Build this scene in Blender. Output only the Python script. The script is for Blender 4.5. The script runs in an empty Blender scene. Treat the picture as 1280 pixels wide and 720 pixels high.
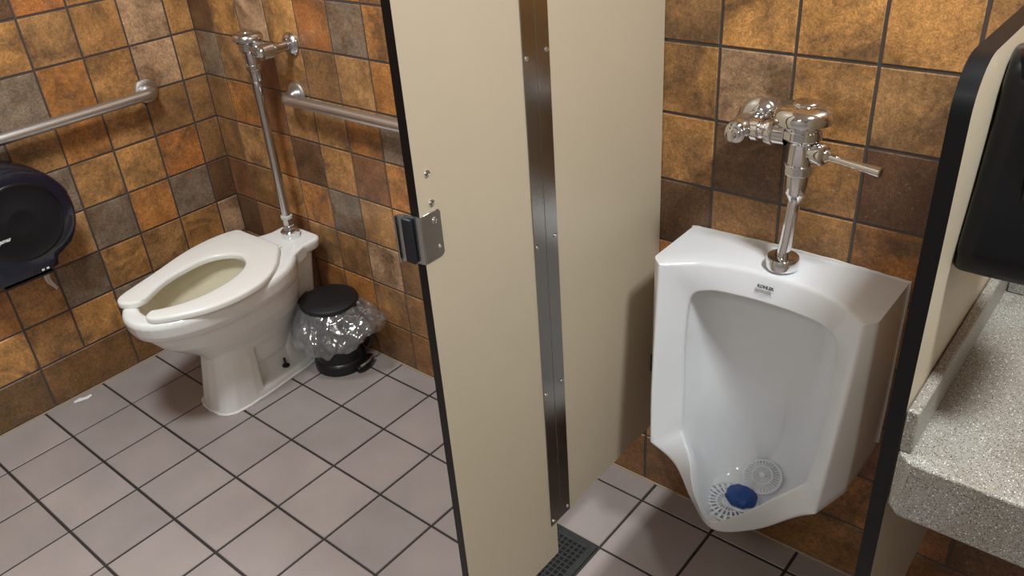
import bpy, bmesh, math, random
from mathutils import Vector, Matrix
S = bpy.context.scene
C = S.collection
PI = math.pi

# ------------------------------------------------------------------ camera
cd = bpy.data.cameras.new('camera'); cam = bpy.data.objects.new('camera', cd); C.objects.link(cam)
w = Vector((2.02522569, 0.68170521, -0.48156142))
R = Matrix.Rotation(w.length, 3, w.normalized())            # world -> camera (x right, y down, z forward)
M = Matrix((R[0], -R[1], -R[2])).transposed().to_4x4()
M.translation = Vector((2.661138, -1.49001042, 1.64045769))
cam.matrix_world = M
cd.sensor_width = 36; cd.lens = 36 * 1034.3266 / 1280; cd.clip_start = .01
S.camera = cam

# ------------------------------------------------------------------ light
W = bpy.data.worlds.new('world'); S.world = W; W.use_nodes = True
W.node_tree.nodes['Background'].inputs[0].default_value = (1, .97, .93, 1)
W.node_tree.nodes['Background'].inputs[1].default_value = .10
def area(name, loc, sx, sy, power, col=(.92, .975, 1)):
    l = bpy.data.lights.new(name, 'AREA'); l.shape = 'RECTANGLE'; l.size = sx; l.size_y = sy
    l.energy = power; l.color = col
    o = bpy.data.objects.new(name, l); C.objects.link(o); o.location = loc
    return o
LAMP_A = (2.92, -.62, 2.46)      # above the counter
LAMP_B = (1.12, -1.00, 2.46)     # over the stall
area('sink_light', LAMP_A, .24, .24, 29)
area('stall_light', LAMP_B, .35, .35, 33)
FILL_C = (2.2, -2.4, 2.46)      # soft fill added behind the viewer, out of view
area('added_fill_light', FILL_C, .35, .35, 7)
S.view_settings.view_transform = 'Standard'
S.view_settings.look = 'None'
S.view_settings.gamma = 1
S.view_settings.use_curve_mapping = False
S.view_settings.exposure = 0.2

# ------------------------------------------------------------------ materials
def srgb(r, g, b):
    f = lambda c: ((c / 255 + .055) / 1.055) ** 2.4 if c > 10 else c / 255 / 12.92
    return (f(r), f(g), f(b), 1)
def mat(name, col, rough=.5, metal=0, bump=0, bscale=200, var=0, vscale=8, spec=.5, coat=0):
    m = bpy.data.materials.new(name); m.use_nodes = True
    n = m.node_tree; b = n.nodes['Principled BSDF']
    b.inputs['Base Color'].default_value = col; b.inputs['Roughness'].default_value = rough
    b.inputs['Metallic'].default_value = metal; b.inputs['Specular IOR Level'].default_value = spec
    b.inputs['Coat Weight'].default_value = coat
    tc = n.nodes.new('ShaderNodeTexCoord')
    if var:
        t = n.nodes.new('ShaderNodeTexNoise'); t.inputs['Scale'].default_value = vscale; t.inputs['Detail'].default_value = 6
        mx = n.nodes.new('ShaderNodeMix'); mx.data_type = 'RGBA'; mx.blend_type = 'MULTIPLY'; mx.inputs[0].default_value = 1
        rp = n.nodes.new('ShaderNodeValToRGB'); rp.color_ramp.elements[0].position = .3; rp.color_ramp.elements[1].position = .7
        rp.color_ramp.elements[0].color = (1 - var,) * 3 + (1,); rp.color_ramp.elements[1].color = (1, 1, 1, 1)
        n.links.new(tc.outputs['Object'], t.inputs['Vector']); n.links.new(t.outputs[0], rp.inputs[0])
        n.links.new(rp.outputs[0], mx.inputs[7]); mx.inputs[6].default_value = col
        n.links.new(mx.outputs[2], b.inputs['Base Color'])
    if bump:
        t = n.nodes.new('ShaderNodeTexNoise'); t.inputs['Scale'].default_value = bscale; t.inputs['Detail'].default_value = 3
        bp = n.nodes.new('ShaderNodeBump'); bp.inputs['Strength'].default_value = bump; bp.inputs['Distance'].default_value = .001
        n.links.new(tc.outputs['Object'], t.inputs['Vector']); n.links.new(t.outputs[0], bp.inputs['Height'])
        n.links.new(bp.outputs[0], b.inputs['Normal'])
    return m
CER = mat('vitreous_china', srgb(238, 238, 235), .13, coat=.3)
CERU = mat('urinal_china', srgb(236, 238, 241), .16, coat=.3, var=.05, vscale=9)
# water stain on the inside of the bowl: a region of its own in the china
n_ = CER.node_tree; L_ = n_.links
geo = n_.nodes.new('ShaderNodeNewGeometry'); sp_ = n_.nodes.new('ShaderNodeSeparateXYZ'); L_.new(geo.outputs['Position'], sp_.inputs[0])
def mth(op, a, b):
    m_ = n_.nodes.new('ShaderNodeMath'); m_.operation = op
    for i_, v_ in enumerate((a, b)):
        if isinstance(v_, (int, float)): m_.inputs[i_].default_value = v_
        else: L_.new(v_, m_.inputs[i_])
    return m_.outputs[0]
rs_ = mth('ADD', mth('MULTIPLY', mth('SUBTRACT', sp_.outputs[2], .26), 2.0), .72)
ex = mth('POWER', mth('DIVIDE', mth('SUBTRACT', sp_.outputs[0], .457), mth('MULTIPLY', rs_, .163)), 2); ey = mth('POWER', mth('DIVIDE', mth('SUBTRACT', sp_.outputs[1], -.452), mth('MULTIPLY', rs_, .226)), 2)
ins = mth('MULTIPLY', mth('LESS_THAN', mth('ADD', ex, ey), 1), mth('MULTIPLY', mth('GREATER_THAN', sp_.outputs[2], .292), mth('LESS_THAN', sp_.outputs[2], .425)))
mx_ = n_.nodes.new('ShaderNodeMix'); mx_.data_type = 'RGBA'; L_.new(ins, mx_.inputs[0]); mx_.inputs[6].default_value = srgb(238, 238, 235); mx_.inputs[7].default_value = srgb(222, 214, 190)
L_.new(mx_.outputs[2], n_.nodes['Principled BSDF'].inputs['Base Color'])
SEAT = mat('seat_plastic', srgb(238, 237, 232), .22)
CHR = mat('chrome', (.78, .78, .79, 1), .07, 1)
CHRW = mat('worn_chrome', (.55, .55, .55, 1), .2, 1, bump=.15, bscale=90)
BARM = mat('satin_steel', (.66, .67, .68, 1), .36, 1, bump=.05, bscale=300)
STEEL = mat('brushed_steel', (.56, .56, .55, 1), .26, 1, bump=.1, bscale=300)
PANEL = mat('beige_laminate', srgb(196, 182, 158), .42, var=.05, vscale=3, bump=.05, bscale=500)
CORE = mat('black_core', srgb(12, 12, 14), .4, spec=.3)
STRIP = mat('dull_steel_strip', (.36, .35, .33, 1), .2, 1, bump=.15, bscale=240)
BLK = mat('black_plastic', srgb(20, 21, 24), .32)
BLKM = mat('matte_black_plastic', srgb(22, 22, 24), .5)
NAVY = mat('smoked_plastic', srgb(14, 20, 38), .25, coat=.4)
SOAP = mat('gloss_black_plastic', srgb(6, 7, 11), .15, spec=.35)
RUB = mat('black_rubber', srgb(24, 27, 34), .5)
PAPER = mat('tissue', srgb(232, 230, 228), .9)
INK = mat('grey_print', srgb(95, 95, 98), .6)
INKL = mat('pale_print', srgb(185, 185, 186), .6)
INKW = mat('white_print', srgb(225, 225, 225), .6)
CAULK = mat('white_caulk', srgb(225, 225, 222), .6, bump=.6, bscale=120)
BLUE = mat('blue_block', srgb(16, 72, 148), .5, bump=.9, bscale=160, var=.25, vscale=60)
SCRN = mat('white_screen_plastic', srgb(225, 228, 232), .35)
DARKH = mat('dark_slot', srgb(70, 74, 80), .6)
DRAIN = mat('cast_iron', srgb(72, 76, 76), .45, .6, var=.3, vscale=60)
HOLE_SHADE = mat('painted_drain_shade', srgb(8, 9, 9), .9)  # near-black colour stands for the shade inside the drain
GREYW = mat('grey_wall_paint', srgb(168, 164, 158), .6)
PAINT = mat('white_paint', srgb(225, 220, 212), .8)
LAMPM = bpy.data.materials.new('lamp_diffuser'); LAMPM.use_nodes = True
_b = LAMPM.node_tree.nodes['Principled BSDF']; _b.inputs['Emission Color'].default_value = (1, .95, .88, 1); _b.inputs['Emission Strength'].default_value = 4

def tile_mat(name, rough=.42, mott=.5, bump=.5):
    m = bpy.data.materials.new(name); m.use_nodes = True; n = m.node_tree; L = n.links
    b = n.nodes['Principled BSDF']
    at = n.nodes.new('ShaderNodeAttribute'); at.attribute_name = 'col'
    ao = n.nodes.new('ShaderNodeAttribute'); ao.attribute_name = 'seed'
    tc = n.nodes.new('ShaderNodeTexCoord')
    add = n.nodes.new('ShaderNodeVectorMath'); add.operation = 'ADD'
    L.new(tc.outputs['Object'], add.inputs[0]); L.new(ao.outputs['Vector'], add.inputs[1])
    t1 = n.nodes.new('ShaderNodeTexNoise'); t1.inputs['Scale'].default_value = 11; t1.inputs['Detail'].default_value = 8; t1.inputs['Roughness'].default_value = .65
    t2 = n.nodes.new('ShaderNodeTexNoise'); t2.inputs['Scale'].default_value = 110; t2.inputs['Detail'].default_value = 5; t2.inputs['Roughness'].default_value = .7
    for t in (t1, t2): L.new(add.outputs[0], t.inputs['Vector'])
    r1 = n.nodes.new('ShaderNodeMapRange'); r1.inputs[1].default_value = .33; r1.inputs[2].default_value = .67; r1.inputs[3].default_value = 1 - mott * .8; r1.inputs[4].default_value = 1 + mott * .8
    r2 = n.nodes.new('ShaderNodeMapRange'); r2.inputs[1].default_value = .3; r2.inputs[2].default_value = .62; r2.inputs[3].default_value = 1 - mott * .8; r2.inputs[4].default_value = 1.2
    L.new(t1.outputs[0], r1.inputs[0]); L.new(t2.outputs[0], r2.inputs[0])
    mu = n.nodes.new('ShaderNodeMath'); mu.operation = 'MULTIPLY'; L.new(r1.outputs[0], mu.inputs[0]); L.new(r2.outputs[0], mu.inputs[1])
    t4 = n.nodes.new('ShaderNodeTexNoise'); t4.inputs['Scale'].default_value = 7; t4.inputs['Detail'].default_value = 9; t4.inputs['Roughness'].default_value = .7; t4.inputs['Distortion'].default_value = .6
    sh = n.nodes.new('ShaderNodeVectorMath'); sh.operation = 'ADD'; sh.inputs[1].default_value = (7.3, 2.1, 5.5); L.new(add.outputs[0], sh.inputs[0]); L.new(sh.outputs[0], t4.inputs['Vector'])
    r4 = n.nodes.new('ShaderNodeMapRange'); r4.inputs[1].default_value = .46; r4.inputs[2].default_value = .62; r4.inputs[4].default_value = .85; L.new(t4.outputs[0], r4.inputs[0])
    m4 = n.nodes.new('ShaderNodeMath'); m4.operation = 'MULTIPLY'; L.new(r4.outputs[0], m4.inputs[0]); L.new(at.outputs['Alpha'], m4.inputs[1])
    hx = n.nodes.new('ShaderNodeMix'); hx.data_type = 'RGBA'; L.new(m4.outputs[0], hx.inputs[0]); L.new(at.outputs['Color'], hx.inputs[6]); hx.inputs[7].default_value = srgb(112, 84, 58)
    # the grout keeps its own flat colour (alpha 0)
    mg = n.nodes.new('ShaderNodeMix'); mg.data_type = 'FLOAT'; L.new(at.outputs['Alpha'], mg.inputs[0]); mg.inputs[2].default_value = 1; L.new(mu.outputs[0], mg.inputs[3])
    sc = n.nodes.new('ShaderNodeVectorMath'); sc.operation = 'SCALE'; L.new(hx.outputs[2], sc.inputs[0]); L.new(mg.outputs[0], sc.inputs['Scale'])
    # pale pitting specks
    t5 = n.nodes.new('ShaderNodeTexNoise'); t5.inputs['Scale'].default_value = 330; t5.inputs['Detail'].default_value = 3; L.new(add.outputs[0], t5.inputs['Vector'])
    r5 = n.nodes.new('ShaderNodeMapRange'); r5.inputs[1].default_value = .34; r5.inputs[2].default_value = .64; r5.inputs[3].default_value = 1 - mott * .75; r5.inputs[4].default_value = 1 + mott * .35; L.new(t5.outputs[0], r5.inputs[0])
    m5 = n.nodes.new('ShaderNodeMath'); m5.operation = 'MULTIPLY'; L.new(mu.outputs[0], m5.inputs[0]); L.new(r5.outputs[0], m5.inputs[1]); L.new(m5.outputs[0], mg.inputs[3])
    t3 = n.nodes.new('ShaderNodeTexNoise'); t3.inputs['Scale'].default_value = 95; t3.inputs['Detail'].default_value = 2; L.new(add.outputs[0], t3.inputs['Vector'])
    r3 = n.nodes.new('ShaderNodeMapRange'); r3.inputs[1].default_value = .70; r3.inputs[2].default_value = .78; r3.inputs[4].default_value = .6 * mott; L.new(t3.outputs[0], r3.inputs[0])
    m3 = n.nodes.new('ShaderNodeMath'); m3.operation = 'MULTIPLY'; L.new(r3.outputs[0], m3.inputs[0]); L.new(at.outputs['Alpha'], m3.inputs[1])
    mx = n.nodes.new('ShaderNodeMix'); mx.data_type = 'RGBA'; L.new(m3.outputs[0], mx.inputs[0]); L.new(sc.outputs[0], mx.inputs[6]); mx.inputs[7].default_value = srgb(205, 180, 140)
    L.new(mx.outputs[2], b.inputs['Base Color'])
    b.inputs['Roughness'].default_value = rough
    bp = n.nodes.new('ShaderNodeBump'); bp.inputs['Strength'].default_value = bump; bp.inputs['Distance'].default_value = .0012
    L.new(t2.outputs[0], bp.inputs['Height']); L.new(bp.outputs[0], b.inputs['Normal'])
    return m
WALLT = tile_mat('slate_look_wall_tile', .40, .42, .45)
def floor_mat():
    m = bpy.data.materials.new('quarry_floor_tile'); m.use_nodes = True; n = m.node_tree; L = n.links
    b = n.nodes['Principled BSDF']
    at = n.nodes.new('ShaderNodeAttribute'); at.attribute_name = 'col'
    tc = n.nodes.new('ShaderNodeTexCoord')
    t1 = n.nodes.new('ShaderNodeTexNoise'); t1.inputs['Scale'].default_value = 5; t1.inputs['Detail'].default_value = 7
    L.new(tc.outputs['Object'], t1.inputs['Vector'])
    r1 = n.nodes.new('ShaderNodeMapRange'); r1.inputs[1].default_value = .3; r1.inputs[2].default_value = .7; r1.inputs[3].default_value = .88; r1.inputs[4].default_value = 1.06
    L.new(t1.outputs[0], r1.inputs[0])
    sc = n.nodes.new('ShaderNodeVectorMath'); sc.operation = 'SCALE'; L.new(at.outputs['Color'], sc.inputs[0]); L.new(r1.outputs[0], sc.inputs['Scale'])
    L.new(sc.outputs[0], b.inputs['Base Color']); b.inputs['Roughness'].default_value = .45
    v = n.nodes.new('ShaderNodeTexVoronoi'); v.inputs['Scale'].default_value = 150; v.inputs['Randomness'].default_value = .25
    L.new(tc.outputs['Object'], v.inputs['Vector'])
    bp = n.nodes.new('ShaderNodeBump'); bp.inputs['Strength'].default_value = .35; bp.inputs['Distance'].default_value = .0012
    L.new(v.outputs['Distance'], bp.inputs['Height']); L.new(bp.outputs[0], b.inputs['Normal'])
    return m
FLOORT = floor_mat()
def stone_mat():
    m = bpy.data.materials.new('speckled_solid_surface'); m.use_nodes = True; n = m.node_tree; L = n.links
    b = n.nodes['Principled BSDF']; tc = n.nodes.new('ShaderNodeTexCoord')
    prev = None; base = srgb(168, 164, 154)
    big = n.nodes.new('ShaderNodeTexNoise'); big.inputs['Scale'].default_value = 9; big.inputs['Detail'].default_value = 5
    L.new(tc.outputs['Object'], big.inputs['Vector'])
    rp = n.nodes.new('ShaderNodeValToRGB'); rp.color_ramp.elements[0].position = .35; rp.color_ramp.elements[1].position = .65
    rp.color_ramp.elements[0].color = srgb(136, 130, 119); rp.color_ramp.elements[1].color = srgb(153, 150, 142)
    L.new(big.outputs[0], rp.inputs[0]); prev = rp.outputs[0]
    for sc, th, colr, amt in ((330, .30, srgb(120, 108, 96), .8), (420, .36, srgb(58, 50, 44), 1), (260, .24, srgb(70, 62, 56), .9), (300, .22, srgb(226, 226, 222), .95), (190, .17, srgb(240, 240, 238), .95)):
        mp = n.nodes.new('ShaderNodeMapping'); mp.inputs['Location'].default_value = (sc * .013, sc * .007, th)
        v = n.nodes.new('ShaderNodeTexVoronoi'); v.inputs['Scale'].default_value = sc
        L.new(tc.outputs['Object'], mp.inputs[0]); L.new(mp.outputs[0], v.inputs['Vector'])
        lt = n.nodes.new('ShaderNodeMath'); lt.operation = 'LESS_THAN'; lt.inputs[1].default_value = th; L.new(v.outputs['Distance'], lt.inputs[0])
        sp = n.nodes.new('ShaderNodeSeparateColor'); L.new(v.outputs['Color'], sp.inputs[0])
        l2 = n.nodes.new('ShaderNodeMath'); l2.operation = 'LESS_THAN'; l2.inputs[1].default_value = .45; L.new(sp.outputs[0], l2.inputs[0])
        mu = n.nodes.new('ShaderNodeMath'); mu.operation = 'MULTIPLY'; L.new(lt.outputs[0], mu.inputs[0]); L.new(l2.outputs[0], mu.inputs[1])
        m2 = n.nodes.new('ShaderNodeMath'); m2.operation = 'MULTIPLY'; L.new(mu.outputs[0], m2.inputs[0]); m2.inputs[1].default_value = amt
        mx = n.nodes.new('ShaderNodeMix'); mx.data_type = 'RGBA'; L.new(m2.outputs[0], mx.inputs[0]); L.new(prev, mx.inputs[6]); mx.inputs[7].default_value = colr
        prev = mx.outputs[2]
    L.new(prev, b.inputs['Base Color']); b.inputs['Roughness'].default_value = .38
    return m
STONE = stone_mat()
def bag_mat():
    m = bpy.data.materials.new('clear_film'); m.use_nodes = True; n = m.node_tree; L = n.links
    out = n.nodes['Material Output']; n.nodes.remove(n.nodes['Principled BSDF'])
    tr = n.nodes.new('ShaderNodeBsdfTransparent'); tr.inputs[0].default_value = (.93, .94, .96, 1)
    gl = n.nodes.new('ShaderNodeBsdfGlossy'); gl.inputs['Roughness'].default_value = .16
    df = n.nodes.new('ShaderNodeBsdfTranslucent'); df.inputs[0].default_value = (.8, .82, .85, 1)
    d2 = n.nodes.new('ShaderNodeBsdfDiffuse'); d2.inputs[0].default_value = (.75, .77, .8, 1)
    a = n.nodes.new('ShaderNodeMixShader'); a.inputs[0].default_value = .5; L.new(df.outputs[0], a.inputs[1]); L.new(d2.outputs[0], a.inputs[2])
    bb = n.nodes.new('ShaderNodeMixShader'); bb.inputs[0].default_value = .55; L.new(a.outputs[0], bb.inputs[1]); L.new(gl.outputs[0], bb.inputs[2])
    c = n.nodes.new('ShaderNodeMixShader'); c.inputs[0].default_value = .38; L.new(tr.outputs[0], c.inputs[1]); L.new(bb.outputs[0], c.inputs[2])
    L.new(c.outputs[0], out.inputs[0])
    return m
FILM = bag_mat()

# ------------------------------------------------------------------ helpers
def obj(name, bm, m, parent=None, smooth=True, angle=35, bevel=0, seg=2, recalc=True):
    me = bpy.data.meshes.new(name)
    if recalc: bmesh.ops.recalc_face_normals(bm, faces=bm.faces)
    bm.to_mesh(me); bm.free()
    for mm in (m if isinstance(m, (list, tuple)) else [m]): me.materials.append(mm)
    o = bpy.data.objects.new(name, me); C.objects.link(o)
    if parent is not None: o.parent = parent; o.matrix_parent_inverse = parent.matrix_basis.inverted()
    if bevel:
        b = o.modifiers.new('bevel', 'BEVEL'); b.width = bevel; b.segments = seg; b.limit_method = 'ANGLE'; b.angle_limit = math.radians(30)
    if smooth:
        for f in me.polygons: f.use_smooth = True
        me.set_sharp_from_angle(angle=math.radians(angle))
    return o
def thing(name, loc, label, cat, group=None):
    o = bpy.data.objects.new(name, None); C.objects.link(o); o.location = loc; o.empty_display_size = .1
    o['label'] = label; o['category'] = cat
    if group: o['group'] = group
    return o
def tag(o, label, cat, group=None):
    o['label'] = label; o['category'] = cat
    if group: o['group'] = group
    return o
def structure(o): o['kind'] = 'structure'; return o
def box(bm, x0, x1, y0, y1, z0, z1):
    v = [bm.verts.new((x, y, z)) for z in (z0, z1) for (x, y) in ((x0, y0), (x1, y0), (x1, y1), (x0, y1))]
    for f in ((0, 3, 2, 1), (4, 5, 6, 7), (0, 1, 5, 4), (1, 2, 6, 5), (2, 3, 7, 6), (3, 0, 4, 7)): bm.faces.new([v[i] for i in f])
def bx(*a):
    bm = bmesh.new(); box(bm, *a); return bm
def frame(d):
    d = Vector(d).normalized(); a = Vector((0, 0, 1)) if abs(d.z) < .9 else Vector((1, 0, 0))
    u = d.cross(a).normalized(); return d, u, d.cross(u).normalized()
def lathe(bm, base, axis, prof, n=32, facets=None):
    """prof: list of (radius, distance along axis)"""
    d, u, v = frame(axis); base = Vector(base); rings = []
    for r, h in prof:
        if r < 1e-6: rings.append([bm.verts.new(base + d * h)])
        else: rings.append([bm.verts.new(base + d * h + (u * math.cos(2 * PI * k / n) + v * math.sin(2 * PI * k / n)) * r) for k in range(n)])
    for a, b in zip(rings, rings[1:]):
        for k in range(n):
            k2 = (k + 1) % n
            if len(a) == 1 and len(b) == 1: break
            if len(a) == 1: bm.faces.new((a[0], b[k], b[k2]))
            elif len(b) == 1: bm.faces.new((a[k], a[k2], b[0]))
            else: bm.faces.new((a[k], a[k2], b[k2], b[k]))
    return bm
def tube(bm, pts, r, n=20, cap=True):
    pts = [Vector(p) for p in pts]; rings = []; pu = None
    for i, p in enumerate(pts):
        d = ((pts[min(i + 1, len(pts) - 1)] - p).normalized() + (p - pts[max(i - 1, 0)]).normalized()).normalized()
        if pu is None: _, pu, _ = frame(d)
        pu = (pu - d * pu.dot(d)).normalized(); v = d.cross(pu)
        rr = r[i] if isinstance(r, (list, tuple)) else r
        rings.append([bm.verts.new(p + (pu * math.cos(2 * PI * k / n) + v * math.sin(2 * PI * k / n)) * rr) for k in range(n)])
    for a, b in zip(rings, rings[1:]):
        for k in range(n): bm.faces.new((a[k], a[(k + 1) % n], b[(k + 1) % n], b[k]))
    if cap: bm.faces.new(rings[0][::-1]); bm.faces.new(rings[-1])
    return bm
def loft(bm, loops, close_first=True, close_last=True):
    rings = [[bm.verts.new(p) for p in l] for l in loops]
    for a, b in zip(rings, rings[1:]):
        n = len(a)
        for k in range(n): bm.faces.new((a[k], a[(k + 1) % n], b[(k + 1) % n], b[k]))
    if close_first: bm.faces.new(rings[0][::-1])
    if close_last: bm.faces.new(rings[-1])
    return rings
def extrude_poly(bm, pts, f0, f1):
    """pts 2-D outline; f0/f1 map (a,b) to the two faces' 3-D points"""
    a = [bm.verts.new(f0(p)) for p in pts]; b = [bm.verts.new(f1(p)) for p in pts]
    bm.faces.new(a[::-1]); bm.faces.new(b); n = len(pts)
    for k in range(n): bm.faces.new((a[k], a[(k + 1) % n], b[(k + 1) % n], b[k]))
def catmull(P, n):
    """open Catmull-Rom through P with n samples per span"""
    P = [Vector(p) for p in P]; out = []
    for i in range(len(P) - 1):
        p0 = P[i - 1] if i else P[0] * 2 - P[1]; p1, p2 = P[i], P[i + 1]; p3 = P[i + 2] if i + 2 < len(P) else P[-1] * 2 - P[-2]
        for k in range(n):
            t = k / n
            out.append(.5 * ((2 * p1) + (p2 - p0) * t + (2 * p0 - 5 * p1 + 4 * p2 - p3) * t * t + (3 * p1 - p0 - 3 * p2 + p3) * t ** 3))
    out.append(P[-1].copy()); return out
def arc2(cx, cy, r, a0, a1, n):
    return [(cx + r * math.cos(math.radians(a0 + (a1 - a0) * k / n)), cy + r * math.sin(math.radians(a0 + (a1 - a0) * k / n))) for k in range(n + 1)]
def screw(loc, axis, parent, r=.0048, m=None, name='screw'):
    bm = bmesh.new(); lathe(bm, loc, axis, [(r, -.001), (r, .0006), (r * .85, .002), (r * .45, .0028), (r * .42, .0018), (0, .0016)], 14)
    return obj(name, bm, m or CHR, parent)
def text(s, size, mtx, m, name, parent=None, ext=.0010, align='CENTER', bold=0):
    c = bpy.data.curves.new(name, 'FONT'); c.body = s; c.size = size; c.extrude = ext; c.align_x = align; c.offset = bold; c.resolution_u = 3
    t = bpy.data.objects.new(name, c); C.objects.link(t)
    dg = bpy.context.evaluated_depsgraph_get(); me = bpy.data.meshes.new_from_object(t.evaluated_get(dg))
    bpy.data.objects.remove(t); me.transform(mtx); me.materials.clear(); me.materials.append(m)
    o = bpy.data.objects.new(name, me); C.objects.link(o)
    if parent is not None: o.parent = parent; o.matrix_parent_inverse = parent.matrix_basis.inverted()
    return o

# ------------------------------------------------------------------ room shell
PAL = {'T': (196, 142, 82), 'L': (178, 143, 110), 'O': (172, 110, 60), 'P': (182, 122, 66), 'B': (148, 108, 68), 'M': (172, 125, 75),
       'G': (134, 116, 98), 'D': (104, 74, 52), 'R': (134, 90, 60), 'Y': (176, 132, 84)}
rnd = random.Random(4)
GROUT = srgb(74, 70, 68); GROUTF = srgb(48, 44, 42)
def tiled(name, cells, frm, m, grout, back, gap=.0055, inset=.0018, depth=.0022):
    """cells: (u0,u1,v0,v1,colour); frm(u,v,h) -> 3-D point, h out of the wall; back: (u0,u1,v0,v1)"""
    bm = bmesh.new(); cl = bm.loops.layers.float_color.new('col'); sd = bm.loops.layers.float_vector.new('seed') if False else bm.loops.layers.float_color.new('seed')
    def face(vs, col, seed):
        f = bm.faces.new(vs)
        for l in f.loops: l[cl] = col; l[sd] = seed
    u0, u1, v0, v1 = back
    face([bm.verts.new(frm(a, b, 0)) for a, b in ((u0, v0), (u1, v0), (u1, v1), (u0, v1))], (*grout[:3], 0), (0, 0, 0, 0))
    for a0, a1, b0, b1, colr in cells:
        g = gap / 2 + rnd.uniform(-.0003, .0006)
        a0 += g; a1 -= g; b0 += g; b1 -= g
        if a1 - a0 < .004 or b1 - b0 < .004: continue
        sg = 1 if a1 > a0 else -1
        seed = (rnd.uniform(0, 50), rnd.uniform(0, 50), rnd.uniform(0, 50), 1)
        lo = [bm.verts.new(frm(a, b, 0)) for a, b in ((a0, b0), (a1, b0), (a1, b1), (a0, b1))]
        hi = [bm.verts.new(frm(a, b, depth)) for a, b in ((a0 + inset, b0 + inset), (a1 - inset, b0 + inset), (a1 - inset, b1 - inset), (a0 + inset, b1 - inset))]
        c4 = (*colr[:3], 1)
        face(hi, c4, seed)
        for k in range(4): face([lo[k], lo[(k + 1) % 4], hi[(k + 1) % 4], hi[k]], c4, seed)
    return structure(obj(name, bm, m, None, smooth=False))
def pick(ch):
    c = PAL[ch]; j = rnd.uniform(.94, 1.06)
    return srgb(*[min(255, v * j) for v in c])
ZL = 1.0575; T = .15; H = 2.5
def row_z(r): return ZL - .15 * r, ZL - .15 * (r + 1)       # top, bottom of tile row r
RAND = 'TTMMBPGYLO'
XR, YF = 3.75, -3.0
# left wall, looking from the room: u = distance from the corner along -y
LW = {-2: 'BTOD', -1: 'MLYMT', 0: 'YLMPGG', 1: 'BBMPMG', 2: 'BOTTGG', 3: 'DGPGYG', 4: 'LTYTGMP', 5: 'MBPGTMT'}
LW[-2] = 'BTTOD'; LW[-1] = 'MLMYTM'
cells = []
for r in range(-10, 6):
    zt, zb = row_z(r); pat = LW.get(r, '')
    for k in range(0, 21):
        u0 = 0 if k == 0 else .08845 + T * (k - 1); u1 = .08845 + T * k
        ch = pat[k] if k < len(pat) else rnd.choice(RAND)
        cells.append((u0, min(u1, -YF), zb, zt, pick(ch)))
for i, (u0, u1) in enumerate([(0, .08845 + .15), (.08845 + .15, .08845 + .45)] + [(.08845 + .45 + .3 * j, .08845 + .75 + .3 * j) for j in range(8)]):
    cells.append((u0, min(u1, -YF), .004, .1575, srgb(*[(128, 90, 50), (128, 90, 50), (132, 94, 54), (112, 84, 54)][min(i, 3)])))
tiled('wall_left', cells, lambda u, v, h: (h, -u, v), WALLT, GROUT, (0, -YF, 0, H))
# back wall
BW = {-2: 'BTLPPPB', -1: 'DTLTOGP', 0: 'GYRMBYP', 1: 'BPRYYPG', 2: 'BYPDMRP', 3: 'RBTPGYT', 4: 'DBRYBLB', 5: 'BBRPPMB'}
UW = {-3: 'MTTPT', -2: 'YTTTM', -1: 'MLTYM', 0: 'MDMDM', 1: 'DMMPT', 2: 'PMBPM', 3: 'MBPRB', 4: 'PBBRP', 5: 'PRRPR'}
cells = []
for r in range(-10, 6):
    zt, zb = row_z(r)
    for k in range(0, 26):
        u0 = 0 if k == 0 else .1218 + T * (k - 1); u1 = .1218 + T * k
        if k < 7: ch = BW.get(r, 'TMPBTTM')[k]
        elif 12 <= k < 17 and r in UW: ch = UW[r][k - 12]
        elif r >= 4: ch = rnd.choice('RPBMD')
        else: ch = rnd.choice(RAND)
        cells.append((u0, min(u1, XR), zb, zt, pick(ch)))
xs = [0, .1218 + .15] + [.1218 + .15 + .3 * j for j in range(1, 13)]
for i, (u0, u1) in enumerate(zip(xs, xs[1:])):
    cells.append((u0, min(u1, XR), .004, .1575, srgb(*[(140, 98, 56), (146, 104, 62), (132, 92, 52)][i % 3])))
tiled('wall_back', cells, lambda u, v, h: (u, -h, v), WALLT, GROUT, (0, XR, 0, H))
# floor
cells = []; t = .20092; fu, fv = .19968, .07571
for i in range(-1, 18):
    for j in range(-1, 15):
        x0 = max(0, fu + t * i - 0); x1 = min(XR, fu + t * (i + 1)); y0 = max(0, fv + t * j); y1 = min(-YF, fv + t * (j + 1))
        if x1 - x0 < .01 or y1 - y0 < .01: continue
        if i == 7 and j == 1: continue                       # the floor drain sits here
        base = (157, 146, 142) if rnd.random() < .7 else (154, 144, 140)
        jj = rnd.uniform(.97, 1.03)
        cells.append((x0, x1, y0, y1, srgb(*[c * jj for c in base])))
tiled('floor', cells, lambda u, v, h: (u, -v, h - .0022), FLOORT, GROUTF, (0, XR, 0, -YF), gap=.0066, inset=.0012, depth=.0022)
structure(obj('wall_right', bx(XR, XR + .1, YF, 0, 0, H), GREYW, smooth=False))
structure(obj('wall_front', bx(-.1, XR + .1, YF - .1, YF, 0, H), GREYW, smooth=False))
structure(obj('ceiling', bx(-.1, XR + .1, YF - .1, .1, H, H + .1), PAINT, smooth=False))
# pale sealant line where the cove base meets the floor
bm = bmesh.new(); box(bm, .0, .0045, YF, 0, 0, .004); structure(obj('baseboard_left', bm, mat('sealant', srgb(176, 156, 128), .7), smooth=False))
bm = bmesh.new(); box(bm, 0, XR, -.0045, 0, 0, .004); structure(obj('baseboard_back', bm, bpy.data.materials['sealant'], smooth=False))
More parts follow.
